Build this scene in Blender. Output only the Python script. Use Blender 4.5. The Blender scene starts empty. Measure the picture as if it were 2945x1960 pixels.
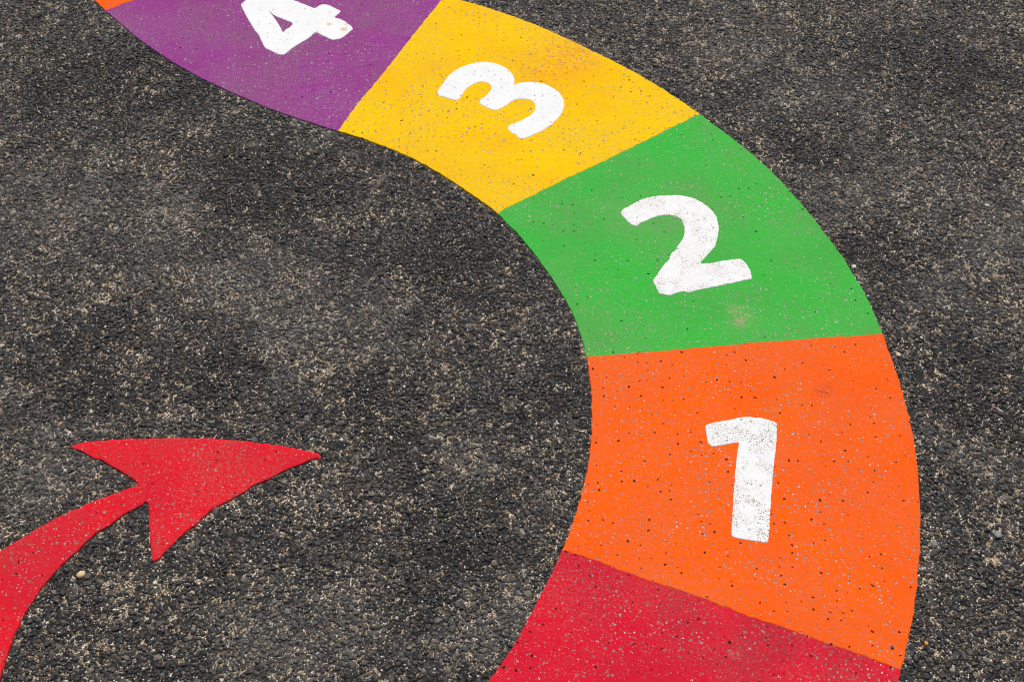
import bpy, math, random
import numpy as np
from mathutils import Vector, noise
from mathutils.geometry import delaunay_2d_cdt

rng = random.Random(7)
nrg = np.random.default_rng(7)
scene = bpy.context.scene
C = scene.collection
R = math.radians

# ------------------------------------------------------------------ camera, sky, sun, exposure
cam_d = bpy.data.cameras.new('camera')
cam = bpy.data.objects.new('camera', cam_d)
C.objects.link(cam)
cam.location = (0, 0, 1.4)
cam.rotation_euler = (R(90 - 48.5), 0, 0)
cam_d.sensor_width = 36
cam_d.lens = 45
cam_d.clip_start = 0.05
cam_d.clip_end = 500
cam_d.dof.use_dof = True
cam_d.dof.focus_distance = 1.72
cam_d.dof.aperture_fstop = 11
scene.camera = cam

SUN_EL, SUN_AZ = 60, 8           # azimuth measured from +Y (ahead of the camera) towards +X
world = bpy.data.worlds.new('World')
scene.world = world
world.use_nodes = True
wn = world.node_tree
bg = wn.nodes['Background']
sky = wn.nodes.new('ShaderNodeTexSky')
sky.sky_type = 'NISHITA'
sky.sun_disc = False
sky.sun_elevation = R(SUN_EL)
sky.sun_rotation = R(SUN_AZ)
wn.links.new(sky.outputs[0], bg.inputs[0])
bg.inputs[1].default_value = 0.075
sun_d = bpy.data.lights.new('sun', 'SUN')
sun_d.energy = 3.7
sun_d.angle = R(0.53)
sun_d.color = (1.0, 0.955, 0.89)
sun = bpy.data.objects.new('sun', sun_d)
C.objects.link(sun)
sv = Vector((math.sin(R(SUN_AZ)) * math.cos(R(SUN_EL)), math.cos(R(SUN_AZ)) * math.cos(R(SUN_EL)), math.sin(R(SUN_EL))))
sun.rotation_euler = sv.to_track_quat('Z', 'Y').to_euler()
sun.location = sv * 5
scene.view_settings.view_transform = 'Standard'
scene.view_settings.look = 'None'
scene.view_settings.gamma = 1
scene.view_settings.use_curve_mapping = False
scene.view_settings.exposure = 0.0
scene.cycles.filter_width = 1.05

# ------------------------------------------------------------------ the plan, in metres on the ground
ONE = [(0.2660,1.0804),(0.2735,1.0851),(0.2855,1.0881),(0.2967,1.0902),(0.3068,1.0928),(0.3157,1.0951),(0.3257,1.0962),(0.3378,1.0948),(0.3498,1.0928),(0.3592,1.0892),(0.3642,1.0858),(0.3652,1.0812),(0.3627,1.0659),(0.3584,1.0432),(0.3540,1.0239),(0.3502,1.0063),(0.3466,0.9889),(0.3434,0.9718),(0.3396,0.9521),(0.3362,0.9354),(0.3327,0.9163),(0.3294,0.9001),(0.3277,0.8934),(0.3258,0.8914),(0.3147,0.8934),(0.2991,0.8961),(0.2847,0.8994),(0.2818,0.9015),(0.2833,0.9149),(0.2865,0.9354),(0.2898,0.9549),(0.2933,0.9746),(0.2966,0.9932),(0.3000,1.0121),(0.3041,1.0327),(0.3075,1.0462),(0.3093,1.0510),(0.3032,1.0507),(0.2933,1.0484),(0.2821,1.0459),(0.2747,1.0444),(0.2695,1.0459),(0.2664,1.0515),(0.2659,1.0643)]
TWO = [(0.1735,1.5093),(0.1781,1.5187),(0.1880,1.5265),(0.2004,1.5360),(0.2138,1.5430),(0.2284,1.5483),(0.2452,1.5509),(0.2595,1.5513),(0.2702,1.5515),(0.2818,1.5483),(0.2943,1.5430),(0.3053,1.5343),(0.3138,1.5248),(0.3209,1.5135),(0.3254,1.5007),(0.3274,1.4871),(0.3275,1.4770),(0.3248,1.4620),(0.3205,1.4438),(0.3185,1.4357),(0.3118,1.4259),(0.3051,1.4162),(0.2973,1.4057),(0.2907,1.3962),(0.2996,1.3951),(0.3122,1.3970),(0.3239,1.4009),(0.3377,1.4033),(0.3527,1.4053),(0.3577,1.4002),(0.3631,1.3890),(0.3656,1.3772),(0.3663,1.3663),(0.3620,1.3616),(0.3505,1.3585),(0.3367,1.3546),(0.3229,1.3507),(0.3091,1.3461),(0.2954,1.3431),(0.2785,1.3392),(0.2697,1.3346),(0.2647,1.3343),(0.2583,1.3365),(0.2480,1.3324),(0.2377,1.3282),(0.2268,1.3293),(0.2214,1.3316),(0.2193,1.3392),(0.2173,1.3500),(0.2142,1.3585),(0.2198,1.3694),(0.2251,1.3796),(0.2316,1.3906),(0.2403,1.4017),(0.2459,1.4146),(0.2535,1.4243),(0.2616,1.4389),(0.2687,1.4537),(0.2723,1.4687),(0.2722,1.4804),(0.2708,1.4905),(0.2645,1.4990),(0.2567,1.5028),(0.2474,1.5038),(0.2344,1.5024),(0.2224,1.4973),(0.2137,1.4905),(0.2029,1.4858),(0.2003,1.4804),(0.1967,1.4784),(0.1899,1.4821),(0.1834,1.4897),(0.1803,1.4956),(0.1760,1.5024)]
THREE = [(-0.1322,1.8189),(-0.1297,1.8272),(-0.1254,1.8374),(-0.1210,1.8475),(-0.1147,1.8638),(-0.1057,1.8776),(-0.0944,1.8889),(-0.0818,1.8976),(-0.0692,1.9038),(-0.0564,1.9064),(-0.0426,1.9067),(-0.0298,1.9034),(-0.0180,1.8959),(-0.0074,1.8854),(0.0001,1.8733),(0.0043,1.8595),(0.0043,1.8458),(0.0032,1.8404),(0.0116,1.8450),(0.0221,1.8484),(0.0336,1.8492),(0.0462,1.8475),(0.0587,1.8424),(0.0710,1.8331),(0.0812,1.8205),(0.0881,1.8055),(0.0908,1.7906),(0.0899,1.7759),(0.0864,1.7629),(0.0805,1.7500),(0.0700,1.7340),(0.0596,1.7213),(0.0484,1.7103),(0.0352,1.7009),(0.0231,1.6939),(0.0151,1.6916),(0.0101,1.6955),(0.0061,1.7033),(0.0011,1.7056),(-0.0040,1.7127),(-0.0073,1.7182),(-0.0065,1.7253),(0.0011,1.7316),(0.0133,1.7388),(0.0235,1.7476),(0.0327,1.7564),(0.0379,1.7661),(0.0406,1.7759),(0.0397,1.7857),(0.0351,1.7939),(0.0280,1.7981),(0.0176,1.7997),(0.0063,1.7981),(-0.0020,1.7923),(-0.0082,1.7849),(-0.0143,1.7783),(-0.0225,1.7710),(-0.0296,1.7686),(-0.0379,1.7726),(-0.0482,1.7808),(-0.0550,1.7865),(-0.0567,1.7931),(-0.0547,1.7997),(-0.0476,1.8080),(-0.0415,1.8172),(-0.0380,1.8272),(-0.0367,1.8357),(-0.0397,1.8416),(-0.0461,1.8475),(-0.0545,1.8501),(-0.0639,1.8467),(-0.0711,1.8407),(-0.0792,1.8323),(-0.0842,1.8222),(-0.0886,1.8088),(-0.0940,1.7989),(-0.1001,1.7972),(-0.1106,1.8022),(-0.1211,1.8064),(-0.1274,1.8088)]
FOUR = [(-0.5147,2.0889),(-0.5125,2.0932),(-0.5052,2.1077),(-0.4959,2.1233),(-0.4826,2.1355),(-0.4605,2.1338),(-0.4390,2.1198),(-0.4218,2.1077),(-0.4067,2.0966),(-0.3909,2.0863),(-0.3741,2.0753),(-0.3669,2.0821),(-0.3615,2.0863),(-0.3547,2.0877),(-0.3445,2.0838),(-0.3339,2.0744),(-0.3235,2.0652),(-0.3273,2.0551),(-0.3328,2.0467),(-0.3241,2.0417),(-0.3127,2.0334),(-0.3010,2.0202),(-0.2956,2.0104),(-0.2987,2.0039),(-0.3070,1.9893),(-0.3156,1.9788),(-0.3238,1.9748),(-0.3314,1.9740),(-0.3385,1.9788),(-0.3519,1.9893),(-0.3592,1.9950),(-0.3647,1.9974),(-0.3707,1.9861),(-0.3790,1.9748),(-0.3875,1.9652),(-0.3976,1.9541),(-0.4066,1.9415),(-0.4129,1.9313),(-0.4184,1.9298),(-0.4262,1.9321),(-0.4395,1.9415),(-0.4510,1.9502),(-0.4588,1.9668),(-0.4684,1.9893),(-0.4796,2.0088),(-0.4904,2.0318),(-0.4999,2.0517),(-0.5100,2.0753),(-0.5140,2.0838)]
FOUR_HOLE = [(-0.4580,2.0660),(-0.4466,2.0526),(-0.4349,2.0442),(-0.4233,2.0359),(-0.4128,2.0293),(-0.4094,2.0244),(-0.4132,2.0153),(-0.4199,2.0072),(-0.4237,1.9987),(-0.4288,2.0096),(-0.4380,2.0301),(-0.4480,2.0484)]
ARROW = [(-0.6006,1.0460),(-0.5944,1.0501),(-0.5828,1.0530),(-0.5653,1.0554),(-0.5415,1.0578),(-0.5175,1.0590),(-0.4935,1.0602),(-0.4632,1.0607),(-0.4327,1.0607),(-0.4140,1.0596),(-0.3895,1.0578),(-0.3649,1.0554),(-0.3402,1.0519),(-0.3155,1.0477),(-0.2971,1.0442),(-0.2845,1.0407),(-0.2699,1.0372),(-0.2611,1.0337),(-0.2574,1.0290),(-0.2594,1.0255),(-0.2686,1.0244),(-0.2762,1.0209),(-0.2899,1.0134),(-0.3013,1.0071),(-0.3156,0.9980),(-0.3285,0.9895),(-0.3428,0.9828),(-0.3492,0.9749),(-0.3636,0.9633),(-0.3785,0.9529),(-0.3921,0.9430),(-0.4018,0.9301),(-0.4112,0.9183),(-0.4211,0.9077),(-0.4330,0.8914),(-0.4388,0.8836),(-0.4432,0.8764),(-0.4455,0.8692),(-0.4493,0.8661),(-0.4549,0.8651),(-0.4578,0.8692),(-0.4605,0.8810),(-0.4643,0.8940),(-0.4664,0.9077),(-0.4711,0.9209),(-0.4728,0.9349),(-0.4762,0.9458),(-0.4790,0.9556),(-0.4843,0.9501),(-0.4930,0.9452),(-0.5051,0.9354),(-0.5143,0.9252),(-0.5241,0.9156),(-0.5337,0.9082),(-0.5401,0.9003),(-0.5469,0.8909),(-0.5544,0.8784),(-0.5615,0.8692),(-0.5700,0.8565),(-0.5780,0.8418),(-0.5857,0.8269),(-0.5912,0.8107),(-0.5958,0.7962),(-0.6003,0.7770),(-0.6035,0.7596),(-0.6045,0.7457),(-0.6051,0.7287),(-0.6057,0.7120),(-0.6061,0.7044),(-0.6052,0.6702),(-0.6021,0.6319),(-0.5978,0.5990),(-0.7078,0.5990),(-0.7240,0.6616),(-0.7286,0.7143),(-0.7235,0.7648),(-0.7067,0.8078),(-0.6834,0.8474),(-0.6522,0.8784),(-0.6365,0.8930),(-0.6189,0.9082),(-0.6023,0.9231),(-0.5857,0.9349),(-0.5805,0.9382),(-0.5704,0.9436),(-0.5548,0.9534),(-0.5392,0.9616),(-0.5234,0.9694),(-0.5106,0.9766),(-0.4973,0.9839),(-0.5052,0.9912),(-0.5175,0.9997),(-0.5314,1.0082),(-0.5412,1.0151),(-0.5547,1.0238),(-0.5625,1.0249),(-0.5759,1.0325),(-0.5883,1.0395),(-0.5985,1.0430)]
INNER = [(-0.8020,2.1077),(-0.7673,2.0687),(-0.6971,1.9887),(-0.5971,1.8930),(-0.5014,1.8249),(-0.4071,1.7657),(-0.2963,1.7130),(-0.2576,1.6965),(-0.2184,1.6746),(-0.2003,1.6665),(-0.1430,1.6274),(-0.1084,1.5953),(-0.0641,1.5528),(-0.0332,1.5221),(-0.0197,1.5082),(0.0295,1.4274),(0.0734,1.3390),(0.1005,1.2591),(0.1077,1.2071),(0.1116,1.1436),(0.1109,1.0781),(0.1014,1.0082),(0.0861,0.9419),(0.0636,0.8810),(0.0316,0.8073),(0.0061,0.7568),(-0.0220,0.7008)]
OUTER = [(-0.0933,2.1077),(-0.0644,2.0881),(0.0010,2.0529),(0.0509,2.0194),(0.1110,1.9714),(0.1700,1.9226),(0.2048,1.8925),(0.2630,1.8349),(0.2916,1.8033),(0.3258,1.7599),(0.3574,1.7186),(0.3806,1.6882),(0.4052,1.6540),(0.4257,1.6160),(0.4560,1.5587),(0.4794,1.4985),(0.5001,1.4492),(0.5132,1.4044),(0.5281,1.3617),(0.5346,1.3195),(0.5416,1.2820),(0.5435,1.2516),(0.5464,1.2064),(0.5490,1.1615),(0.5536,1.1379),(0.5499,1.0775),(0.5461,1.0249),(0.5410,0.9789),(0.5301,0.9252),(0.5178,0.8712),(0.5058,0.8225),(0.5006,0.8122),(0.4928,0.7909),(0.4832,0.7634),(0.4757,0.7429),(0.4630,0.7151),(0.4580,0.7008)]
SEAM_5_4 = [(-0.7675,2.0699),(-0.7519,2.0801),(-0.7137,2.1077)]
SEAM_4_3 = [(-0.2963,1.7130),(-0.2665,1.7946),(-0.2263,1.8864),(-0.1813,1.9953),(-0.1363,2.1031)]
SEAM_3_2 = [(-0.0197,1.5082),(-0.0075,1.5197),(0.0553,1.5663),(0.1907,1.6629),(0.3258,1.7599)]
SEAM_2_1 = [(0.1077,1.2071),(0.2307,1.2191),(0.3674,1.2352),(0.5434,1.2509)]
SEAM_1_0 = [(0.0628,0.8815),(0.1016,0.8671),(0.1471,0.8459),(0.2276,0.8146),(0.2885,0.7870),(0.3464,0.7634),(0.4277,0.7301),(0.4630,0.7151)]
DUST = [(-0.6740,1.0969),(-0.6673,1.0011),(-0.7320,1.5221),(-0.5885,1.5018),(-0.3513,1.6841),(-0.3352,1.2939),(-0.0692,1.0226),(0.4330,1.9682),(0.5117,1.8019),(0.5630,1.6174),(0.6980,1.3116),(0.7735,1.4816),(-0.4126,1.3848),(-0.2797,0.7278),(-0.0416,0.7861),(0.6390,1.0667),(-0.2110,1.2764)]
DARK = [(-0.6808,1.8640),(-0.7913,1.8389),(-0.3977,1.5850),(-0.1196,1.4037),(0.4905,1.6616),(0.5626,1.4228),(-0.1690,1.1201),(-0.6087,1.1838),(-0.4207,1.1756),(0.0442,1.1436),(0.7621,1.9023),(0.6759,1.1436),(-0.0991,0.8922)]
PEB = [(-0.5407,0.8449),(-0.4460,0.8339),(0.4576,0.7448),(0.5000,0.7508),(0.5255,1.3893),(0.5578,1.2104),(0.6505,1.7685),(0.6246,0.9040),(0.7643,1.5271)]
STAIN = [(0.4421,1.1392),(0.3343,1.2855),(0.0927,1.9101),(0.3184,1.5731),(0.3525,1.5790),(-0.6018,0.8274),(0.2661,0.7369),(0.3958,1.1405),(0.0803,0.7981),(0.1285,1.5553)]
RUST = [(-0.3595,1.9996),(-0.3125,2.0084),(-0.3093,2.0238),(-0.3406,2.0250)]

# ------------------------------------------------------------------ small helpers
def tag(o, label=None, cat=None, group=None, kind=None):
    if label: o['label'] = label
    if cat: o['category'] = cat
    if group: o['group'] = group
    if kind: o['kind'] = kind
    return o

def mesh_obj(name, verts, faces, mat, parent=None, smooth=True):
    me = bpy.data.meshes.new(name)
    me.from_pydata([tuple(v) for v in verts], [], [tuple(f) for f in faces])
    if smooth:
        me.polygons.foreach_set('use_smooth', [True] * len(me.polygons))
    me.materials.append(mat)
    me.update()
    o = bpy.data.objects.new(name, me)
    C.objects.link(o)
    if parent: o.parent = parent
    return o

def catmull(pts, step=0.003):
    p = [np.array(q, float) for q in pts]
    out = []
    for i in range(len(p) - 1):
        a, b = p[i], p[i + 1]
        a0 = p[i - 1] if i else 2 * a - b
        b1 = p[i + 2] if i + 2 < len(p) else 2 * b - a
        n = max(1, int(np.linalg.norm(b - a) / step))
        for k in range(n):
            t = k / n
            out.append(0.5 * (2 * a + (b - a0) * t + (2 * a0 - 5 * a + 4 * b - b1) * t * t + (3 * a - a0 - 3 * b + b1) * t ** 3))
    out.append(p[-1])
    return np.array(out)

def resample(c, n):
    s = np.r_[0, np.cumsum(np.linalg.norm(np.diff(c, axis=0), axis=1))]
    t = np.linspace(0, s[-1], n) if np.isscalar(n) else np.asarray(n) * s[-1]
    return np.c_[np.interp(t, s, c[:, 0]), np.interp(t, s, c[:, 1])]

def smooth(c, k):
    w = np.ones(2 * k + 1) / (2 * k + 1)
    out = c.copy()
    for d in (0, 1):
        pad = np.r_[2 * c[0, d] - c[k:0:-1, d], c[:, d], 2 * c[-1, d] - c[-2:-k - 2:-1, d]]
        out[:, d] = np.convolve(pad, w, 'valid')
    return out

def jitter(c, seed, closed=False, amp=1.0):
    """the hand-cut, slightly ragged edge of a thick paint coat"""
    nxt = np.roll(c, -1, 0); prv = np.roll(c, 1, 0)
    if not closed:
        nxt[-1] = c[-1]; prv[0] = c[0]
    t = nxt - prv
    t /= np.linalg.norm(t, axis=1)[:, None] + 1e-9
    nn = np.c_[-t[:, 1], t[:, 0]]
    d = np.array([0.0010 * noise.noise(Vector((x * 95, y * 95, seed))) + 0.0013 * noise.noise(Vector((x * 230, y * 230, seed + 5)))
                  + 0.0005 * noise.noise(Vector((x * 28, y * 28, seed + 9))) for x, y in c])
    return c + nn * (d * amp)[:, None]

def inside(poly, P):
    x, y = P[:, 0], P[:, 1]
    r = np.zeros(len(P), bool)
    a = poly; b = np.roll(poly, -1, 0)
    for (x0, y0), (x1, y1) in zip(a, b):
        if y0 == y1: continue
        m = (y0 > y) != (y1 > y)
        r ^= m & (x < (x1 - x0) * (y - y0) / (y1 - y0) + x0)
    return r

def edge_dist(polys, P):
    best = np.full(len(P), 9.0)
    for poly in polys:
        a = poly; b = np.roll(poly, -1, 0); v = b - a
        L = (v ** 2).sum(1) + 1e-12
        for i in range(0, len(P), 2000):
            q = P[i:i + 2000]
            w = q[:, None] - a[None]
            t = np.clip((w * v).sum(2) / L, 0, 1)
            d = np.sqrt(((w - t[..., None] * v) ** 2).sum(2)).min(1)
            best[i:i + 2000] = np.minimum(best[i:i + 2000], d)
    return best

def bed_z(x, y):
    return (0.0008 * noise.noise(Vector((x * 22, y * 22, 3.1))) + 0.0011 * noise.noise(Vector((x * 6, y * 6, 8.7))))

def lump(x, y):
    """what is left of the stones' relief under a coat of paint"""
    return bed_z(x, y) + 0.00038 * noise.noise(Vector((x * 140, y * 140, 1.3))) + 0.00018 * noise.noise(Vector((x * 70, y * 70, 4.4)))

def profile(d, r=0.0016):
    t = np.clip(d / r, 0, 1)
    return np.sqrt(1 - (1 - t) ** 2)

# ------------------------------------------------------------------ node helper
class NT:
    def __init__(s, name):
        s.m = bpy.data.materials.new(name); s.m.use_nodes = True
        s.t = s.m.node_tree; s.n = s.t.nodes; s.l = s.t.links
        s.b = s.n['Principled BSDF']
        s.pos = s.n.new('ShaderNodeNewGeometry').outputs['Position']
    def put(s, sock, v):
        if isinstance(v, bpy.types.NodeSocket): s.l.new(v, sock)
        elif isinstance(v, (tuple, list)) and len(v) == 3 and sock.type == 'RGBA': sock.default_value = (*v, 1)
        else: sock.default_value = v
    def math(s, op, a, b=0.0, clamp=False):
        n = s.n.new('ShaderNodeMath'); n.operation = op; n.use_clamp = clamp
        s.put(n.inputs[0], a); s.put(n.inputs[1], b); return n.outputs[0]
    def vm(s, op, a, b=(0, 0, 0)):
        n = s.n.new('ShaderNodeVectorMath'); n.operation = op
        s.put(n.inputs[0], a); s.put(n.inputs[1], b); return n.outputs[0] if op not in ('LENGTH', 'DISTANCE') else n.outputs['Value']
    def noise(s, scale, detail=2, rough=0.5, off=0.0, vec=None):
        n = s.n.new('ShaderNodeTexNoise')
        v = vec or s.pos
        if off: v = s.vm('ADD', v, (off, off * .7, off * .3))
        s.l.new(v, n.inputs['Vector'])
        n.inputs['Scale'].default_value = scale; n.inputs['Detail'].default_value = detail; n.inputs['Roughness'].default_value = rough
        return n.outputs['Fac'], n.outputs['Color']
    def vor(s, scale, vec=None, off=0.0, rand=1.0, flat=True):
        n = s.n.new('ShaderNodeTexVoronoi'); n.voronoi_dimensions = '2D'
        v = vec or s.pos
        if flat: v = s.vm('MULTIPLY', v, (1, 1, 0))
        if off: v = s.vm('ADD', v, (off, off * .6, 0))
        s.l.new(v, n.inputs['Vector']); n.inputs['Scale'].default_value = scale
        n.inputs['Randomness'].default_value = rand
        sep = s.n.new('ShaderNodeSeparateColor'); s.l.new(n.outputs['Color'], sep.inputs[0])
        return n.outputs['Distance'], sep.outputs
    def ramp(s, fac, lo, hi, a=0.0, b=1.0):
        n = s.n.new('ShaderNodeMapRange'); n.interpolation_type = 'SMOOTHSTEP'; n.clamp = True
        for i, v in enumerate((fac, lo, hi, a, b)): s.put(n.inputs[i], v)
        return n.outputs[0]
    def cr(s, fac, stops, const=False):
        n = s.n.new('ShaderNodeValToRGB'); e = n.color_ramp.elements
        if const: n.color_ramp.interpolation = 'CONSTANT'
        while len(e) < len(stops): e.new(0.5)
        for k, (p, c) in zip(e, stops): k.position = p; k.color = (*c, 1)
        s.put(n.inputs[0], fac); return n.outputs[0]
    def mix(s, f, a, b, mode='MIX'):
        n = s.n.new('ShaderNodeMix'); n.data_type = 'RGBA'; n.blend_type = mode; n.clamp_factor = True
        s.put(n.inputs[0], f); s.put(n.inputs[6], a); s.put(n.inputs[7], b); return n.outputs[2]
    def mul(s, a, b): return s.math('MULTIPLY', a, b)
    def add(s, a, b): return s.math('ADD', a, b)
    def blobs(s, pts, wob=0.05):
        """one soft irregular patch per (x, y, radius)"""
        nf, nc = s.noise(9, 3, .6, 2.2)
        v = s.vm('ADD', s.pos, s.vm('MULTIPLY', s.vm('SUBTRACT', nc, (.5, .5, .5)), (wob * 4, wob * 4, 0)))
        tot = None
        for x, y, r in pts:
            d = s.vm('DISTANCE', v, (x, y, 0))
            g = s.ramp(d, r, r * .15)
            tot = g if tot is None else s.math('MAXIMUM', tot, g)
        return tot
    def spots(s, cell, p, r0, r1, off=0.0, wob=.2):
        """round-ish chips: one in a share p of cells, radii r0..r1 in cell units"""
        nf, nc = s.noise(2.2 / cell, 1, .5, off + .3)
        v = s.vm('ADD', s.pos, s.vm('MULTIPLY', s.vm('SUBTRACT', nc, (.5, .5, .5)), (wob * cell * 2, wob * cell * 2, 0)))
        d, c = s.vor(1 / cell, v, off, .95)
        rad = s.add(s.mul(c[1], r1 - r0), r0)
        m = s.ramp(d, rad, s.mul(rad, .6))
        gate = s.math('LESS_THAN', c[0], p)
        return s.mul(m, gate), d, c
    def bump(s, h, dist, strength=1.0, prev=None):
        n = s.n.new('ShaderNodeBump'); n.inputs['Distance'].default_value = dist; n.inputs['Strength'].default_value = strength
        s.l.new(h, n.inputs['Height'])
        if prev is not None: s.l.new(prev, n.inputs['Normal'])
        return n.outputs[0]
    def out(s, col, rough, normal=None, spec=.4):
        s.put(s.b.inputs['Base Color'], col); s.put(s.b.inputs['Roughness'], rough)
        s.b.inputs['Specular IOR Level'].default_value = spec
        if normal is not None: s.l.new(normal, s.b.inputs['Normal'])
        return s.m

# ------------------------------------------------------------------ asphalt materials
def dust_mask(t):
    light = t.blobs([(x, y, r) for (x, y), r in zip(DUST, DUST_R)])
    dark = t.blobs([(x, y, r) for (x, y), r in zip(DARK, DARK_R)])
    big, _ = t.noise(3.2, 4, .6, 5.1)
    mid, _ = t.noise(17, 4, .6, 1.9)
    m = t.add(t.mul(light, .5), t.mul(t.math('SUBTRACT', big, .5), .9))
    m = t.add(m, t.mul(t.math('SUBTRACT', mid, .5), 1.3))
    m = t.math('SUBTRACT', m, t.mul(dark, .6))
    return t.ramp(m, -.05, .75), t.ramp(t.add(t.mul(dark, .8), t.add(t.math('SUBTRACT', .5, big), t.mul(t.math('SUBTRACT', mid, .5), -.5))), .05, .7)

def mat_bed():
    t = NT('sandy_asphalt_binder')
    dust, fresh = dust_mask(t)
    # where the pockets between the stones have filled up with sand
    pk, _ = t.noise(95, 3, .62, 1.1)
    pk2, _ = t.noise(13, 3, .6, 3.3)
    pocket = t.ramp(t.math('SUBTRACT', t.add(t.add(pk, t.mul(pk2, .55)), t.mul(dust, .05)), t.mul(fresh, .06)), .765, .865)
    d, c = t.vor(760, off=.4)
    grains = t.cr(c[0], [(0, (.018, .016, .015)), (.24, (.09, .06, .035)), (.36, (.34, .23, .115)), (.54, (.50, .37, .22)), (.70, (.20, .13, .075)), (.80, (.66, .57, .44)), (.92, (.86, .84, .80))], True)
    d2, c2 = t.vor(640, off=1.7)
    tar = t.cr(c2[0], [(0, (.008, .008, .009)), (.5, (.018, .017, .017)), (.74, (.036, .032, .028)), (.86, (.10, .075, .05)), (.93, (.40, .29, .17)), (.975, (.78, .74, .68))], True)
    # far beyond the modelled stones the same stones are only colour and relief
    far = t.n.new('ShaderNodeAttribute'); far.attribute_name = 'bare'
    fd, fc = t.vor(125, off=.2)
    fst = t.cr(fc[0], [(0, (.02, .021, .024)), (.5, (.04, .04, .041)), (.9, (.075, .07, .065))])
    col = t.mix(pocket, tar, grains)
    col = t.mix(t.mul(t.ramp(fd, .62, .5), far.outputs['Fac']), col, fst)
    col = t.mix(t.mul(dust, .30), col, (.14, .131, .116))
    h = t.add(t.mul(t.math('SUBTRACT', 1, d), .6), t.mul(pocket, .2))
    h = t.add(h, t.mul(t.mul(t.ramp(fd, .6, .1), far.outputs['Fac']), 2.0))
    return t.out(col, .82, t.bump(h, .0012, .9), .35)

def mat_stone(name, stops, dust_amt=.62):
    t = NT(name)
    info = t.n.new('ShaderNodeObjectInfo')
    col = t.cr(info.outputs['Random'], stops)
    tone, _ = t.noise(420, 3, .65, .9)
    col = t.mix(1.0, col, t.cr(tone, [(.25, (.62, .62, .62)), (.75, (1.5, 1.46, 1.4))]), 'MULTIPLY')
    dust, fresh = dust_mask(t)
    fine, _ = t.noise(260, 4, .7, 2.5)
    col = t.mix(1.0, col, t.mix(fresh, (1.08, 1.06, 1.03), (.55, .52, .50)), 'MULTIPLY')
    cover = t.mul(t.ramp(fine, .40, .60), t.add(t.mul(dust, dust_amt), .02))
    col = t.mix(cover, col, (.14, .131, .118))
    sp, _, sc = t.spots(.0021, .19, .10, .34, .8)
    col = t.mix(t.mul(sp, .9), col, t.cr(sc[2], [(0, (.42, .33, .22)), (.45, (.62, .54, .43)), (1, (.85, .84, .82))]))  # sandy dust specks, the whitest being sun glints painted into the stone colour
    h, _ = t.noise(700, 3, .7, .2)
    return t.out(col, t.add(t.mul(fine, .35), .36), t.bump(h, .0006, .8), .30)

# ------------------------------------------------------------------ paint materials
def mat_paint(name, base, pale, deep, grit=1.0, pits=1.0, stains=(), fleck=(.30, .26, .24), mott=.35, rough=.55, grime=.3, dirt=(.20, .16, .12)):
    t = NT(name)
    big, _ = t.noise(6.5, 4, .6, .7)
    m1, _ = t.noise(120, 3, .65, 2.1)
    m2, _ = t.noise(420, 2, .6, 6.3)
    m = t.ramp(t.add(t.mul(m1, .6), t.mul(m2, .5)), .54, .66)
    col = t.mix(t.mul(m, mott), base, pale)
    col = t.mix(t.mul(t.ramp(big, .42, .64), .55), col, deep)
    for x, y, r, c, k in stains:
        b = t.blobs([(x, y, r)], r * .5)
        br, _ = t.noise(170, 4, .75, x)
        col = t.mix(t.mul(t.mul(b, t.ramp(br, .42, .60)), k), col, c)
    g1, _ = t.noise(7.5, 5, .62, 9.4)
    g2, _ = t.noise(380, 4, .75, 3.7)
    film = t.mul(t.ramp(g1, .36, .64, .15, 1.0), t.ramp(g2, .47, .58))
    col = t.mix(t.mul(film, grime), col, dirt)
    patchy, _ = t.noise(10, 4, .65, 4.8)
    wear = t.ramp(patchy, .36, .64, .22, 1.5)
    # grey chips where the coat has worn off the stone tops
    s1, d1, c1 = t.spots(.0115, .50 * grit, .10, .23, .1)
    col = t.mix(t.mul(t.mul(s1, wear), .62), col, fleck)
    s2, d2, c2 = t.spots(.0058, .34 * grit, .09, .24, .6)
    col = t.mix(t.mul(t.mul(s2, wear), .55), col, t.cr(c2[2], [(0, fleck), (.55, (.42, .36, .32)), (1, (.74, .70, .66))]))
    s3, d3, c3 = t.spots(.0026, .13 * grit, .12, .28, 1.3)
    col = t.mix(t.mul(s3, .5), col, t.cr(c3[2], [(0, (.05, .04, .035)), (.5, (.26, .2, .17)), (.7, (.66, .60, .54)), (1, (.9, .88, .85))]))
    core, _, _ = t.spots(.0019, .30, .2, .45, 4.6)
    col = t.mix(t.mul(t.mul(core, s1), .85), col, t.cr(c1[2], [(0, (.10, .08, .07)), (.5, (.14, .11, .10)), (.55, (.8, .77, .72)), (1, (.9, .88, .85))]))  # dark centres and painted white glints inside the grey chips
    s4, d4, c4 = t.spots(.016, .26 * pits, .035, .118, 2.4)
    col = t.mix(t.mul(s4, .95), col, (.022, .016, .013))
    h = t.math('SUBTRACT', t.add(t.mul(m1, .35), t.mul(m2, .2)), t.add(t.mul(s4, 1.6), t.add(t.mul(s1, .5), t.mul(s2, .35))))
    return t.out(col, t.add(t.mul(m2, .2), rough + .05), t.bump(h, .0014, .85), .02)

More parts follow.
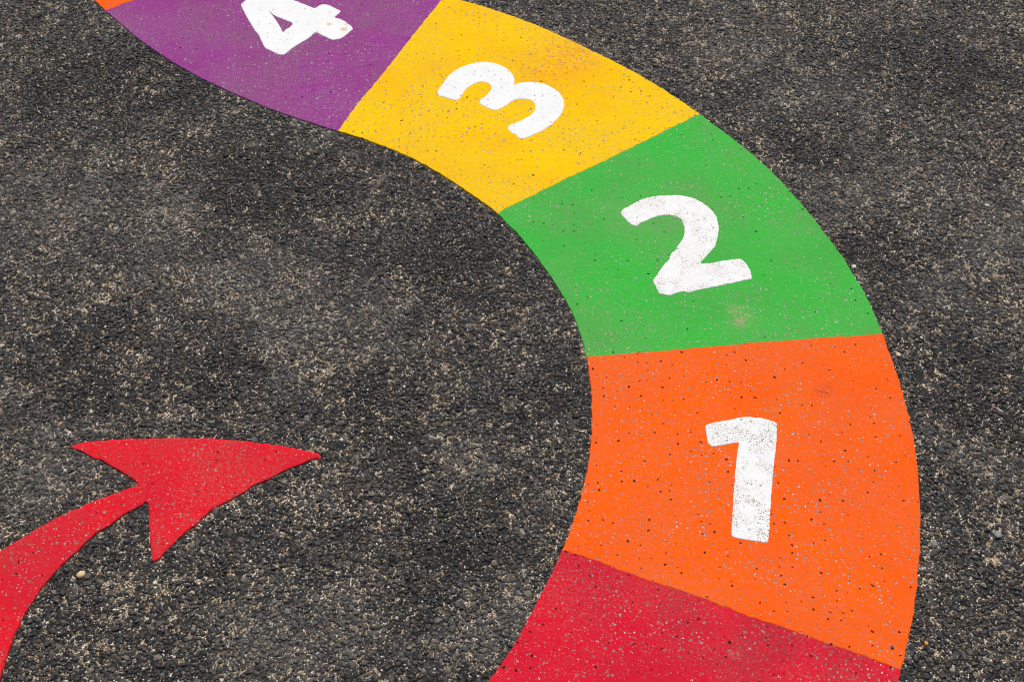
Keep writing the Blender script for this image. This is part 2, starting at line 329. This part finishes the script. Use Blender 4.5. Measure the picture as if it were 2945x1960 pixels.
def mat_white(name, dirt, amount, rust=()):
    t = NT(name)
    m1, _ = t.noise(140, 3, .65, 2.1)
    m2, _ = t.noise(650, 2, .6, 6.3)
    patchy, _ = t.noise(34, 3, .6, 7.7)
    col = t.mix(t.mul(t.ramp(m1, .4, .7), .35), (.83, .825, .81), (.76, .75, .725))
    g = t.mul(t.ramp(patchy, .38, .62, .12, 1.0), amount)
    f, _ = t.noise(520, 3, .7, 1.4)
    col = t.mix(t.mul(t.ramp(f, .50, .60), t.mul(g, .8)), col, dirt)
    s3, d3, c3 = t.spots(.0031, .42, .14, .40, 3.3)
    col = t.mix(t.mul(s3, t.math('MINIMUM', t.mul(g, .9), .85)), col, (.19, .15, .10))
    s4, d4, c4 = t.spots(.012, .22, .06, .15, 2.9)
    col = t.mix(t.mul(s4, .75), col, (.13, .11, .09))
    for x, y, r in rust:
        b = t.blobs([(x, y, r)], .002)
        br, _ = t.noise(500, 3, .7, x)
        col = t.mix(t.mul(b, t.ramp(br, .38, .58)), col, (.55, .27, .06))
    h = t.math('SUBTRACT', t.add(t.mul(m1, .5), t.mul(m2, .25)), t.mul(s4, .6))
    return t.out(col, .7, t.bump(h, .0009, .6), .04)

def smat(name, col, var):
    t = NT(name)
    n, _ = t.noise(380, 3, .65, .4)
    c = t.mix(t.ramp(n, .35, .65), col, var)
    return t.out(c, .7, t.bump(n, .0009, .8), .35)

DUST_R = [.16, .14, .22, .22, .10, .20, .10, .16, .18, .16, .16, .2, .14, .18, .13, .13, .13]
DARK_R = [.20, .16, .17, .17, .12, .10, .13, .14, .12, .10, .2, .16, .15]
M_BED = mat_bed()
STONE_STOPS = [(0, (.009, .009, .010)), (.25, (.018, .019, .022)), (.45, (.033, .031, .030)), (.68, (.031, .025, .021)), (.84, (.052, .046, .041)),
               (.93, (.062, .046, .036)), (.975, (.11, .10, .09)), (1, (.19, .16, .125))]
M_STONE = mat_stone('dark_bitumen_stone', STONE_STOPS)

# ------------------------------------------------------------------ the painted number track
def arc(c, r, a0, a1, n=14):
    return [(c[0] + r * math.cos(R(a)), c[1] + r * math.sin(R(a))) for a in np.linspace(a0, a1, n)]

inner_pts = arc((.387, 3.062), 1.523, 196, 217.6, 9) + INNER + arc((-.524, 1.117), .648, -43, -62, 8)
outer_pts = arc((.387, 3.062), 1.078, 194, 241, 16) + OUTER + arc((-.5, 1.125), 1.046, -26.5, -57, 10)
inner_c = jitter(smooth(resample(catmull(inner_pts), 1400), 34), 1)
outer_c = jitter(smooth(resample(catmull(outer_pts), 1700), 38), 2)
seam_top = [inner_pts[0], outer_pts[0]]
seam_54 = SEAM_5_4 + [(-.58, 2.205), (-.425, 2.335)]
seam_end = [inner_pts[-1], outer_pts[-1]]

def cut(curve, a, b):
    i = int(np.argmin(((curve - np.array(a)) ** 2).sum(1))); j = int(np.argmin(((curve - np.array(b)) ** 2).sum(1)))
    return curve[i:j + 1]

TH = .0024
track = bpy.data.objects.new('painted_number_track', None)
C.objects.link(track)
track.empty_display_size = .1
tag(track, 'curved playground track of purple, yellow, green, orange and red panels numbered in white', 'number track')
paint_polys = []

def track_panel(seam0, seam1, mat, high, label):
    """four-sided coat: rows run along the track, columns across it"""
    ci = cut(inner_c, seam0[0], seam1[0]); co = cut(outer_c, seam0[-1], seam1[-1])
    s0 = jitter(catmull([ci[0]] + list(seam0[1:-1]) + [co[0]]), 20 + seam0[0][0], amp=1.3)
    s1 = jitter(catmull([ci[-1]] + list(seam1[1:-1]) + [co[-1]]), 20 + seam1[0][0], amp=1.3)
    s0[0], s0[-1], s1[0], s1[-1] = ci[0], co[0], ci[-1], co[-1]
    def spaced(L, ends):
        e = [0, 0, .0002, .0006, .0011, .0017, .0024, .0034] if ends else [0]
        mid = np.linspace(.006, L - .006, int(L / .0034))
        return np.r_[e, mid, [L - v for v in e[::-1]]] / L
    Lu = np.linalg.norm(np.diff(ci, axis=0), axis=1).sum() * .5 + np.linalg.norm(np.diff(co, axis=0), axis=1).sum() * .5
    Lv = np.linalg.norm(s0[-1] - s0[0])
    U = spaced(Lu, high); V = spaced(Lv, True)
    a = resample(ci, np.clip(U, 0, 1)); b = resample(co, np.clip(U, 0, 1)); c = resample(s0, V); d = resample(s1, V)
    u = U[:, None, None]; v = V[None, :, None]
    S = (1 - v) * a[:, None] + v * b[:, None] + (1 - u) * c[None] + u * d[None]
    S = S - ((1 - u) * (1 - v) * ci[0] + (1 - u) * v * co[0] + u * (1 - v) * ci[-1] + u * v * co[-1])
    if not high:                                   # lower coats run a few millimetres under their neighbours
        S[0] += (S[0] - S[1]) / np.linalg.norm(S[0] - S[1], axis=1)[:, None] * .004
        S[-1] += (S[-1] - S[-2]) / np.linalg.norm(S[-1] - S[-2], axis=1)[:, None] * .004
    dv = np.minimum(V, 1 - V) * Lv
    du = np.minimum(U, 1 - U) * Lu if high else np.full(len(U), 9.0)
    D = np.minimum(du[:, None], dv[None])
    T = TH + (.0005 if high else 0)
    nu, nv = len(U), len(V)
    verts = []
    for i in range(nu):
        for j in range(nv):
            x, y = S[i, j]
            skirt = (j in (0, nv - 1)) or (high and i in (0, nu - 1))
            z = -.003 if skirt else lump(x, y) + T * (.35 + .65 * float(profile(D[i, j])))
            verts.append((x, y, z))
    faces = [(i * nv + j, (i + 1) * nv + j, (i + 1) * nv + j + 1, i * nv + j + 1) for i in range(nu - 1) for j in range(nv - 1)]
    o = mesh_obj('panel', verts, faces, mat, track)
    # faces must look up
    if o.data.polygons[len(faces) // 2].normal.z < 0:
        o.data.flip_normals()
    o['label'] = label
    paint_polys.append(np.vstack([ci[::3], co[::-3]]))
    return o, T

def flat_coat(name, outline, hole, mat, base_T, thick, step, parent=None, sd=1, rr=.0016, amp=1.0):
    """a coat of paint with a rounded rim, cut to a free outline"""
    def loop(p):
        q = np.vstack([np.array(p), np.array(p[:1])])
        c = catmull(list(q), .0022)
        c = resample(c, max(12, int(np.linalg.norm(np.diff(c, axis=0), axis=1).sum() / .0026)))[:-1]
        return jitter(c, sd, True, amp)
    loops = [loop(outline)] + ([loop(hole)] if hole else [])
    lo = np.vstack(loops).min(0); hi = np.vstack(loops).max(0)
    gx, gy = np.meshgrid(np.arange(lo[0], hi[0], step), np.arange(lo[1], hi[1], step * .87))
    gx[1::2] += step / 2
    P = np.c_[gx.ravel(), gy.ravel()] + nrg.uniform(-step * .15, step * .15, (gx.size, 2))
    rims = []
    for c in loops:
        t = np.roll(c, -1, 0) - np.roll(c, 1, 0); t /= np.linalg.norm(t, axis=1)[:, None] + 1e-9
        nn = np.c_[-t[:, 1], t[:, 0]]
        for off in (.0005, .0012):
            rims += [c + nn * off, c - nn * off]
    P = np.vstack([P] + rims)
    def isin(Q):
        m = inside(loops[0], Q)
        if hole: m &= ~inside(loops[1], Q)
        return m
    P = P[isin(P)]
    D = edge_dist(loops, P)
    keep = (D > step * .75) | (np.arange(len(P)) < 0)
    rim = (np.abs(D - .0005) < .00008) | (np.abs(D - .0012) < .00012)
    P = P[keep | rim]
    allv = []; edges = []
    for c in loops:
        k = len(allv); allv += [Vector(q) for q in c]
        edges += [(k + i, k + (i + 1) % len(c)) for i in range(len(c))]
    nb = len(allv)
    allv += [Vector(q) for q in P]
    vs, es, fs, ov, oe, of = delaunay_2d_cdt(allv, edges, [], 0, 1e-6)
    V = np.array([(v.x, v.y) for v in vs])
    cen = np.array([V[list(f)].mean(0) for f in fs])
    ok = isin(cen)
    faces = [tuple(f) for f, k in zip(fs, ok) if k]
    D = edge_dist(loops, V)
    z = np.array([lump(x, y) for x, y in V]) + base_T - .0004 + (thick + .0004) * profile(D, rr)
    verts = [(x, y, q) for (x, y), q in zip(V, z)]
    n = len(verts)
    # skirt: find boundary edges of the kept faces and drop them into what lies below
    cnt = {}
    for f in faces:
        for i in range(len(f)):
            a, b = f[i], f[(i + 1) % len(f)]
            cnt[(a, b)] = 1
    low = {}
    for a, b in list(cnt):
        if (b, a) not in cnt:
            for q in (a, b):
                if q not in low:
                    low[q] = len(verts); verts.append((verts[q][0], verts[q][1], verts[q][2] - .0035))
            faces.append((b, a, low[a], low[b]))
    o = mesh_obj(name, verts, faces, mat, parent)
    if o.data.polygons[0].normal.z < 0:
        o.data.flip_normals()
    return o, loops[0]

S = STAIN
RED, ORG, GRN, YEL, PUR = (.66, .006, .026), (.90, .112, .0004), (.036, .43, .046), (.90, .53, .0008), (.28, .036, .235)
m_red = mat_paint('red_road_paint', RED, (.58, .04, .055), (.50, .010, .03), 1.35, 1.9, [(S[6][0], S[6][1], .045, (.22, .05, .06), .45), (S[6][0], S[6][1], .011, (.45, .34, .28), .6), (.20, .80, .06, (.30, .03, .04), .6), (.31, .755, .06, (.28, .03, .04), .7), (.40, .72, .06, (.30, .03, .04), .6)], (.28, .20, .19), .45)
m_orange = mat_paint('orange_road_paint', ORG, (.80, .12, .055), (.88, .094, .003), 1.05, 1.6,
                     [(S[0][0], S[0][1], .018, (.34, .045, .02), .7), (S[7][0], S[7][1], .06, (.66, .16, .03), .45)], (.33, .24, .21), .75)
m_green = mat_paint('green_road_paint', GRN, (.09, .40, .085), (.07, .34, .06), .95, .75,
                    [(S[1][0], S[1][1], .030, (.46, .29, .22), .8), (S[9][0] + .1, S[9][1] - .05, .08, (.16, .30, .12), .6)], (.36, .29, .25), .5, grime=.5, dirt=(.24, .24, .14))
m_yellow = mat_paint('yellow_road_paint', YEL, (.86, .49, .006), (.88, .44, .001), 1.15, .7, [(S[2][0], S[2][1], .11, (.80, .27, .015), .75)], (.34, .22, .19), .3)
m_purple = mat_paint('purple_road_paint', PUR, (.34, .08, .26), (.25, .055, .18), 1.0, .7, [(S[1][0] - .75, 2.02, .11, (.20, .09, .14), .5)], (.34, .27, .27), .6, grime=.55, dirt=(.24, .20, .19))
m_arrow = mat_paint('bright_red_road_paint', (.70, .006, .020), (.56, .05, .05), (.52, .016, .03), 1.1, .7, [], (.26, .19, .16), .6, grime=.34)
m_w1 = mat_white('dirty_white_road_paint', (.38, .28, .16), 1.05)
m_w2 = mat_white('brownish_white_road_paint', (.50, .37, .26), .9)
m_w3 = mat_white('clean_white_road_paint', (.45, .42, .38), .30)
m_w4 = mat_white('rust_flecked_white_road_paint', (.52, .42, .28), .28, [(x, y, r) for (x, y), r in zip(RUST, (.007, .011, .007, .009))])

p5, T5 = track_panel(seam_top, seam_54, m_orange, True, 'small corner of an orange painted panel beyond the purple panel')
p4, T4 = track_panel(seam_54, SEAM_4_3, m_purple, False, 'purple painted panel bearing a white number 4')
p3, T3 = track_panel(SEAM_4_3, SEAM_3_2, m_yellow, True, 'yellow painted panel bearing a white number 3')
p2, T2 = track_panel(SEAM_3_2, SEAM_2_1, m_green, False, 'green painted panel bearing a white number 2')
p1, T1 = track_panel(SEAM_2_1, SEAM_1_0, m_orange, True, 'orange painted panel bearing a white number 1')
p0, T0 = track_panel(SEAM_1_0, seam_end, m_red, False, 'red painted panel without a number at the end of the track')
for pts, hole, mt, par, T, lab in ((ONE, None, m_w1, p1, T1, 'white painted numeral 1, speckled with brown dirt'), (TWO, None, m_w2, p2, T2, 'white painted numeral 2 with worn ragged edges'),
                                   (THREE, None, m_w3, p3, T3, 'clean white painted numeral 3'), (FOUR, FOUR_HOLE, m_w4, p4, T4, 'white painted numeral 4 with small rust marks')):
    o, _ = flat_coat('numeral', pts, hole, mt, T, .0007, .0032, par, 31, .0010, (.45 if par is not p2 else .9))
    o['label'] = lab
arrow, arrow_loop = flat_coat('painted_arrow', ARROW, None, m_arrow, 0.0006, TH - .0004, .0040, None, 12)
tag(arrow, 'red painted arrowhead on a curved stem that widens to the left', 'painted arrow')
paint_polys.append(arrow_loop)

# ------------------------------------------------------------------ the asphalt: one sheet out to the horizon
def axis(a, b, step, far):
    mid = list(np.arange(a, b, step))
    lo = []; hi = []; s = step; x = a
    while x > -far: s *= 1.5; x -= s; lo.append(x)
    s = step; x = mid[-1]
    while x < far: s *= 1.5; x += s; hi.append(x)
    return np.array(lo[::-1] + mid + hi)
X = axis(-1.5, 1.5, .011, 90); Y = axis(.2, 2.9, .011, 90)
def in_core(x, y):
    """ground that can be seen from the photograph's place or a step beside it"""
    return (.40 < y) & (y < 2.62) & (np.abs(x) < .30 + .30 + .36 * y)
gx, gy = np.meshgrid(X, Y)
verts = []
for x, y in zip(gx.ravel(), gy.ravel()):
    near = abs(x) < 3 and -1 < y < 5
    verts.append((x, y, bed_z(x, y) if near else -.0005))
nx = len(X)
faces = [(j * nx + i, j * nx + i + 1, (j + 1) * nx + i + 1, (j + 1) * nx + i) for j in range(len(Y) - 1) for i in range(nx - 1)]
asphalt = mesh_obj('asphalt', verts, faces, M_BED)
tag(asphalt, 'dark weathered asphalt with exposed stones and sandy pockets', kind='structure')
at = asphalt.data.attributes.new('bare', 'FLOAT', 'POINT')
at.data.foreach_set('value', (~in_core(gx.ravel(), gy.ravel())).astype(np.float32))

# stone shapes: rounded, chipped chunks whose lower half is left in the binder
import bmesh
def stone_mesh(k):
    r = random.Random(100 + k)
    bm = bmesh.new()
    pts = []
    while len(pts) < 21:                              # corners of a crushed chip, spread apart over a ball
        v = Vector((r.gauss(0, 1), r.gauss(0, 1), r.gauss(0, 1))).normalized()
        if all((v - q).length > .42 for q in pts): pts.append(v)
    tilt = Vector((r.uniform(-.16, .16), r.uniform(-.16, .16), 1)).normalized(); cap = r.uniform(.50, .72)
    for v in pts:
        v = v * r.uniform(.86, 1.12)
        e = v.dot(tilt) - cap
        if e > 0: v = v - tilt * e * .85             # the worn upper face
        bm.verts.new(v)
    bmesh.ops.convex_hull(bm, input=bm.verts)
    bmesh.ops.recalc_face_normals(bm, faces=bm.faces)
    bmesh.ops.delete(bm, geom=[f for f in bm.faces if f.calc_center_median().z < -.45], context='FACES')
    bmesh.ops.delete(bm, geom=[v for v in bm.verts if not v.link_faces], context='VERTS')
    me = bpy.data.meshes.new('stone')
    bm.to_mesh(me); bm.free()
    me.materials.append(M_STONE)
    return me
N_SHAPES = 14
shapes = [stone_mesh(k) for k in range(N_SHAPES)]

# packing: larger stones first, smaller ones into the gaps
CELL = .0074
grid = {}
stones = []
def pocket(x, y):
    return noise.noise(Vector((x * 55, y * 55, 6.1))) + .7 * noise.noise(Vector((x * 9, y * 9, 2.2)))
def throw(n, r0, r1, gap, thr):
    xs = nrg.uniform(-1.56, 1.56, n); ys = nrg.uniform(.40, 2.62, n)
    m = in_core(xs, ys)
    xs, ys = xs[m], ys[m]
    rs = nrg.uniform(r0, r1, len(xs))
    P = np.c_[xs, ys]
    bad = np.zeros(len(P), bool)
    for poly in paint_polys:
        bb0 = poly.min(0) - .01; bb1 = poly.max(0) + .01
        near = np.where(((P > bb0) & (P < bb1)).all(1) & ~bad)[0]
        hit = inside(poly, P[near])
        for a in range(6):
            o = np.c_[np.cos(a * 1.047) * rs[near], np.sin(a * 1.047) * rs[near]] * .55
            hit |= inside(poly, P[near] + o)
        bad[near[hit]] = True
    for x, y, r in zip(xs[~bad].tolist(), ys[~bad].tolist(), rs[~bad].tolist()):
        if thr is not None and pocket(x, y) > thr: continue
        ci, cj = int(x // CELL), int(y // CELL)
        ok = True
        for i in (ci - 1, ci, ci + 1):
            for j in (cj - 1, cj, cj + 1):
                for q in grid.get((i, j), ()):
                    dx, dy = q[0] - x, q[1] - y; s = (q[2] + r) * gap
                    if dx * dx + dy * dy < s * s: ok = False; break
                if not ok: break
            if not ok: break
        if ok:
            s = (x, y, r); stones.append(s); grid.setdefault((ci, cj), []).append(s)
throw(36000, .0040, .0058, .78, .60)
throw(200000, .0026, .0042, .72, .55)
throw(330000, .0015, .0028, .70, .62)
throw(300000, .0009, .0015, .70, .9)
S_ = np.array(stones)
n = len(S_)
rot = np.c_[nrg.normal(0, .16, n), nrg.normal(0, .16, n), nrg.uniform(0, 6.283, n)]
asp = nrg.uniform(.82, 1.34, n)
hz = nrg.uniform(.50, .80, n)
scl = np.c_[S_[:, 2] * asp, S_[:, 2] / asp ** .6, S_[:, 2] * hz]
z0 = np.array([bed_z(x, y) for x, y in S_[:, :2]])
# tops worn to nearly one level: bigger stones sit deeper
top = .0019 + nrg.normal(0, .0005, n) + np.minimum(0, (S_[:, 2] - .004) * .25)
zc = z0 + top - scl[:, 2] * .68
idx = nrg.integers(0, N_SHAPES, n)

# the 300 that show largest from the photograph's place become parts of the asphalt
depth = S_[:, 1] * math.cos(R(48.5)) + 1.4 * math.sin(R(48.5))
px = S_[:, 2] * asp / depth
hh = math.tan(math.atan(18 / 45))
upv = (S_[:, 1] * math.sin(R(48.5)) - 1.4 * math.cos(R(48.5))) / depth
vis = (np.abs(S_[:, 0] / depth) < .39) & (np.abs(upv) < .258)
order = np.argsort(-(px * vis))
single = order[:300]
rest = order[300:]
for i in single:
    o = bpy.data.objects.new('stone', shapes[idx[i]])
    o.location = (S_[i, 0], S_[i, 1], zc[i]); o.rotation_euler = rot[i]; o.scale = scl[i]
    C.objects.link(o); o.parent = asphalt

# the rest: one packed layer
me = bpy.data.meshes.new('aggregate')
me.from_pydata([(S_[i, 0], S_[i, 1], zc[i]) for i in rest], [], [])
for nm, arr in (('rot', rot[rest]), ('scl', scl[rest])):
    a = me.attributes.new(nm, 'FLOAT_VECTOR', 'POINT'); a.data.foreach_set('vector', arr.astype(np.float32).ravel())
a = me.attributes.new('pick', 'INT', 'POINT'); a.data.foreach_set('value', idx[rest].astype(np.int32))
agg = bpy.data.objects.new('aggregate', me)
C.objects.link(agg)
agg.parent = asphalt
tag(agg, kind='stuff')
ng = bpy.data.node_groups.new('packed_stones', 'GeometryNodeTree')
ng.interface.new_socket('Geometry', in_out='INPUT', socket_type='NodeSocketGeometry')
ng.interface.new_socket('Geometry', in_out='OUTPUT', socket_type='NodeSocketGeometry')
gi = ng.nodes.new('NodeGroupInput'); go = ng.nodes.new('NodeGroupOutput')
iop = ng.nodes.new('GeometryNodeInstanceOnPoints')
g2i = ng.nodes.new('GeometryNodeGeometryToInstance')
src = {}
for i in single:
    src.setdefault(int(idx[i]), None)
stone_src = {}
for o in C.objects:
    if o.name.split('.')[0] == 'stone':
        stone_src.setdefault(o.data.name, o)
for k in reversed(range(N_SHAPES)):                 # later links come first in the join
    oi = ng.nodes.new('GeometryNodeObjectInfo')
    oi.inputs['Object'].default_value = stone_src[shapes[k].name]
    ng.links.new(oi.outputs['Geometry'], g2i.inputs[0])
def named(nm, ty):
    q = ng.nodes.new('GeometryNodeInputNamedAttribute'); q.data_type = ty; q.inputs[0].default_value = nm
    return next(s for s in q.outputs if s.enabled and s.name == 'Attribute')
ng.links.new(gi.outputs[0], iop.inputs['Points'])
ng.links.new(g2i.outputs[0], iop.inputs['Instance'])
iop.inputs['Pick Instance'].default_value = True
ng.links.new(named('pick', 'INT'), iop.inputs['Instance Index'])
ng.links.new(named('rot', 'FLOAT_VECTOR'), iop.inputs['Rotation'])
ng.links.new(named('scl', 'FLOAT_VECTOR'), iop.inputs['Scale'])
ng.links.new(iop.outputs[0], go.inputs[0])
md = agg.modifiers.new('packed_stones', 'NODES'); md.node_group = ng
print('stones', n)

# ------------------------------------------------------------------ loose pebbles lying about
def pebble(k, xy, r, col, var, label, z=.0008, sq=.6):
    rr = random.Random(k)
    bm = bmesh.new()
    bmesh.ops.create_icosphere(bm, subdivisions=3, radius=1)
    for v in bm.verts:
        q = v.co.copy()
        v.co *= 1 + .16 * noise.noise(q * 1.6 + Vector((k * 3.1, 0, 0))) + .06 * noise.noise(q * 4 + Vector((0, k * 2.3, 0)))
        v.co = Vector((v.co.x * r * 1.15, v.co.y * r * .95, v.co.z * r * sq))
    me = bpy.data.meshes.new('loose_pebble'); bm.to_mesh(me); bm.free()
    me.polygons.foreach_set('use_smooth', [True] * len(me.polygons))
    me.materials.append(smat(label.split()[1] + '_pebble_stone', col, var))
    o = bpy.data.objects.new('loose_pebble', me); C.objects.link(o)
    o.location = (xy[0], xy[1], z + r * sq * .72 + bed_z(*xy)); o.rotation_euler = (0, 0, rr.uniform(0, 6.28))
    tag(o, label, 'pebble', 'loose pebbles on the asphalt and paint')
TAN, TAN2 = (.78, .56, .32), (.60, .40, .20)
WHT, WHT2 = (.74, .70, .62), (.55, .49, .40)
pebble(1, PEB[0], .0052, TAN, TAN2, 'round tan pebble on the asphalt between the red arrow stem and arrow barb')
pebble(2, PEB[1], .0027, WHT, WHT2, 'tiny whitish pebble on the asphalt just below the lowest red arrow point')
pebble(3, PEB[2], .0024, (.07, .06, .055), (.12, .10, .09), 'small dark pebble lying on the orange panel near its bottom corner', TH + .0002)
pebble(4, PEB[3], .0026, (.72, .33, .06), (.55, .22, .03), 'tiny amber chip on the asphalt beside the bottom of the orange panel')
pebble(5, PEB[4], .0036, WHT, TAN, 'small buff pebble on the asphalt beside the outer edge of the green panel')
pebble(6, PEB[5], .0036, TAN, WHT2, 'small sandy pebble against the outer edge of the orange panel')
pebble(7, PEB[6], .0030, WHT, WHT2, 'tiny white pebble on the far asphalt right of the yellow panel')
pebble(8, PEB[7], .0050, (.33, .32, .31), (.22, .21, .20), 'pale grey pebble on the asphalt right of the number 1')
pebble(9, PEB[8], .0036, (.62, .58, .52), (.40, .36, .31), 'pale pebble on the asphalt near the right border level with number 2')
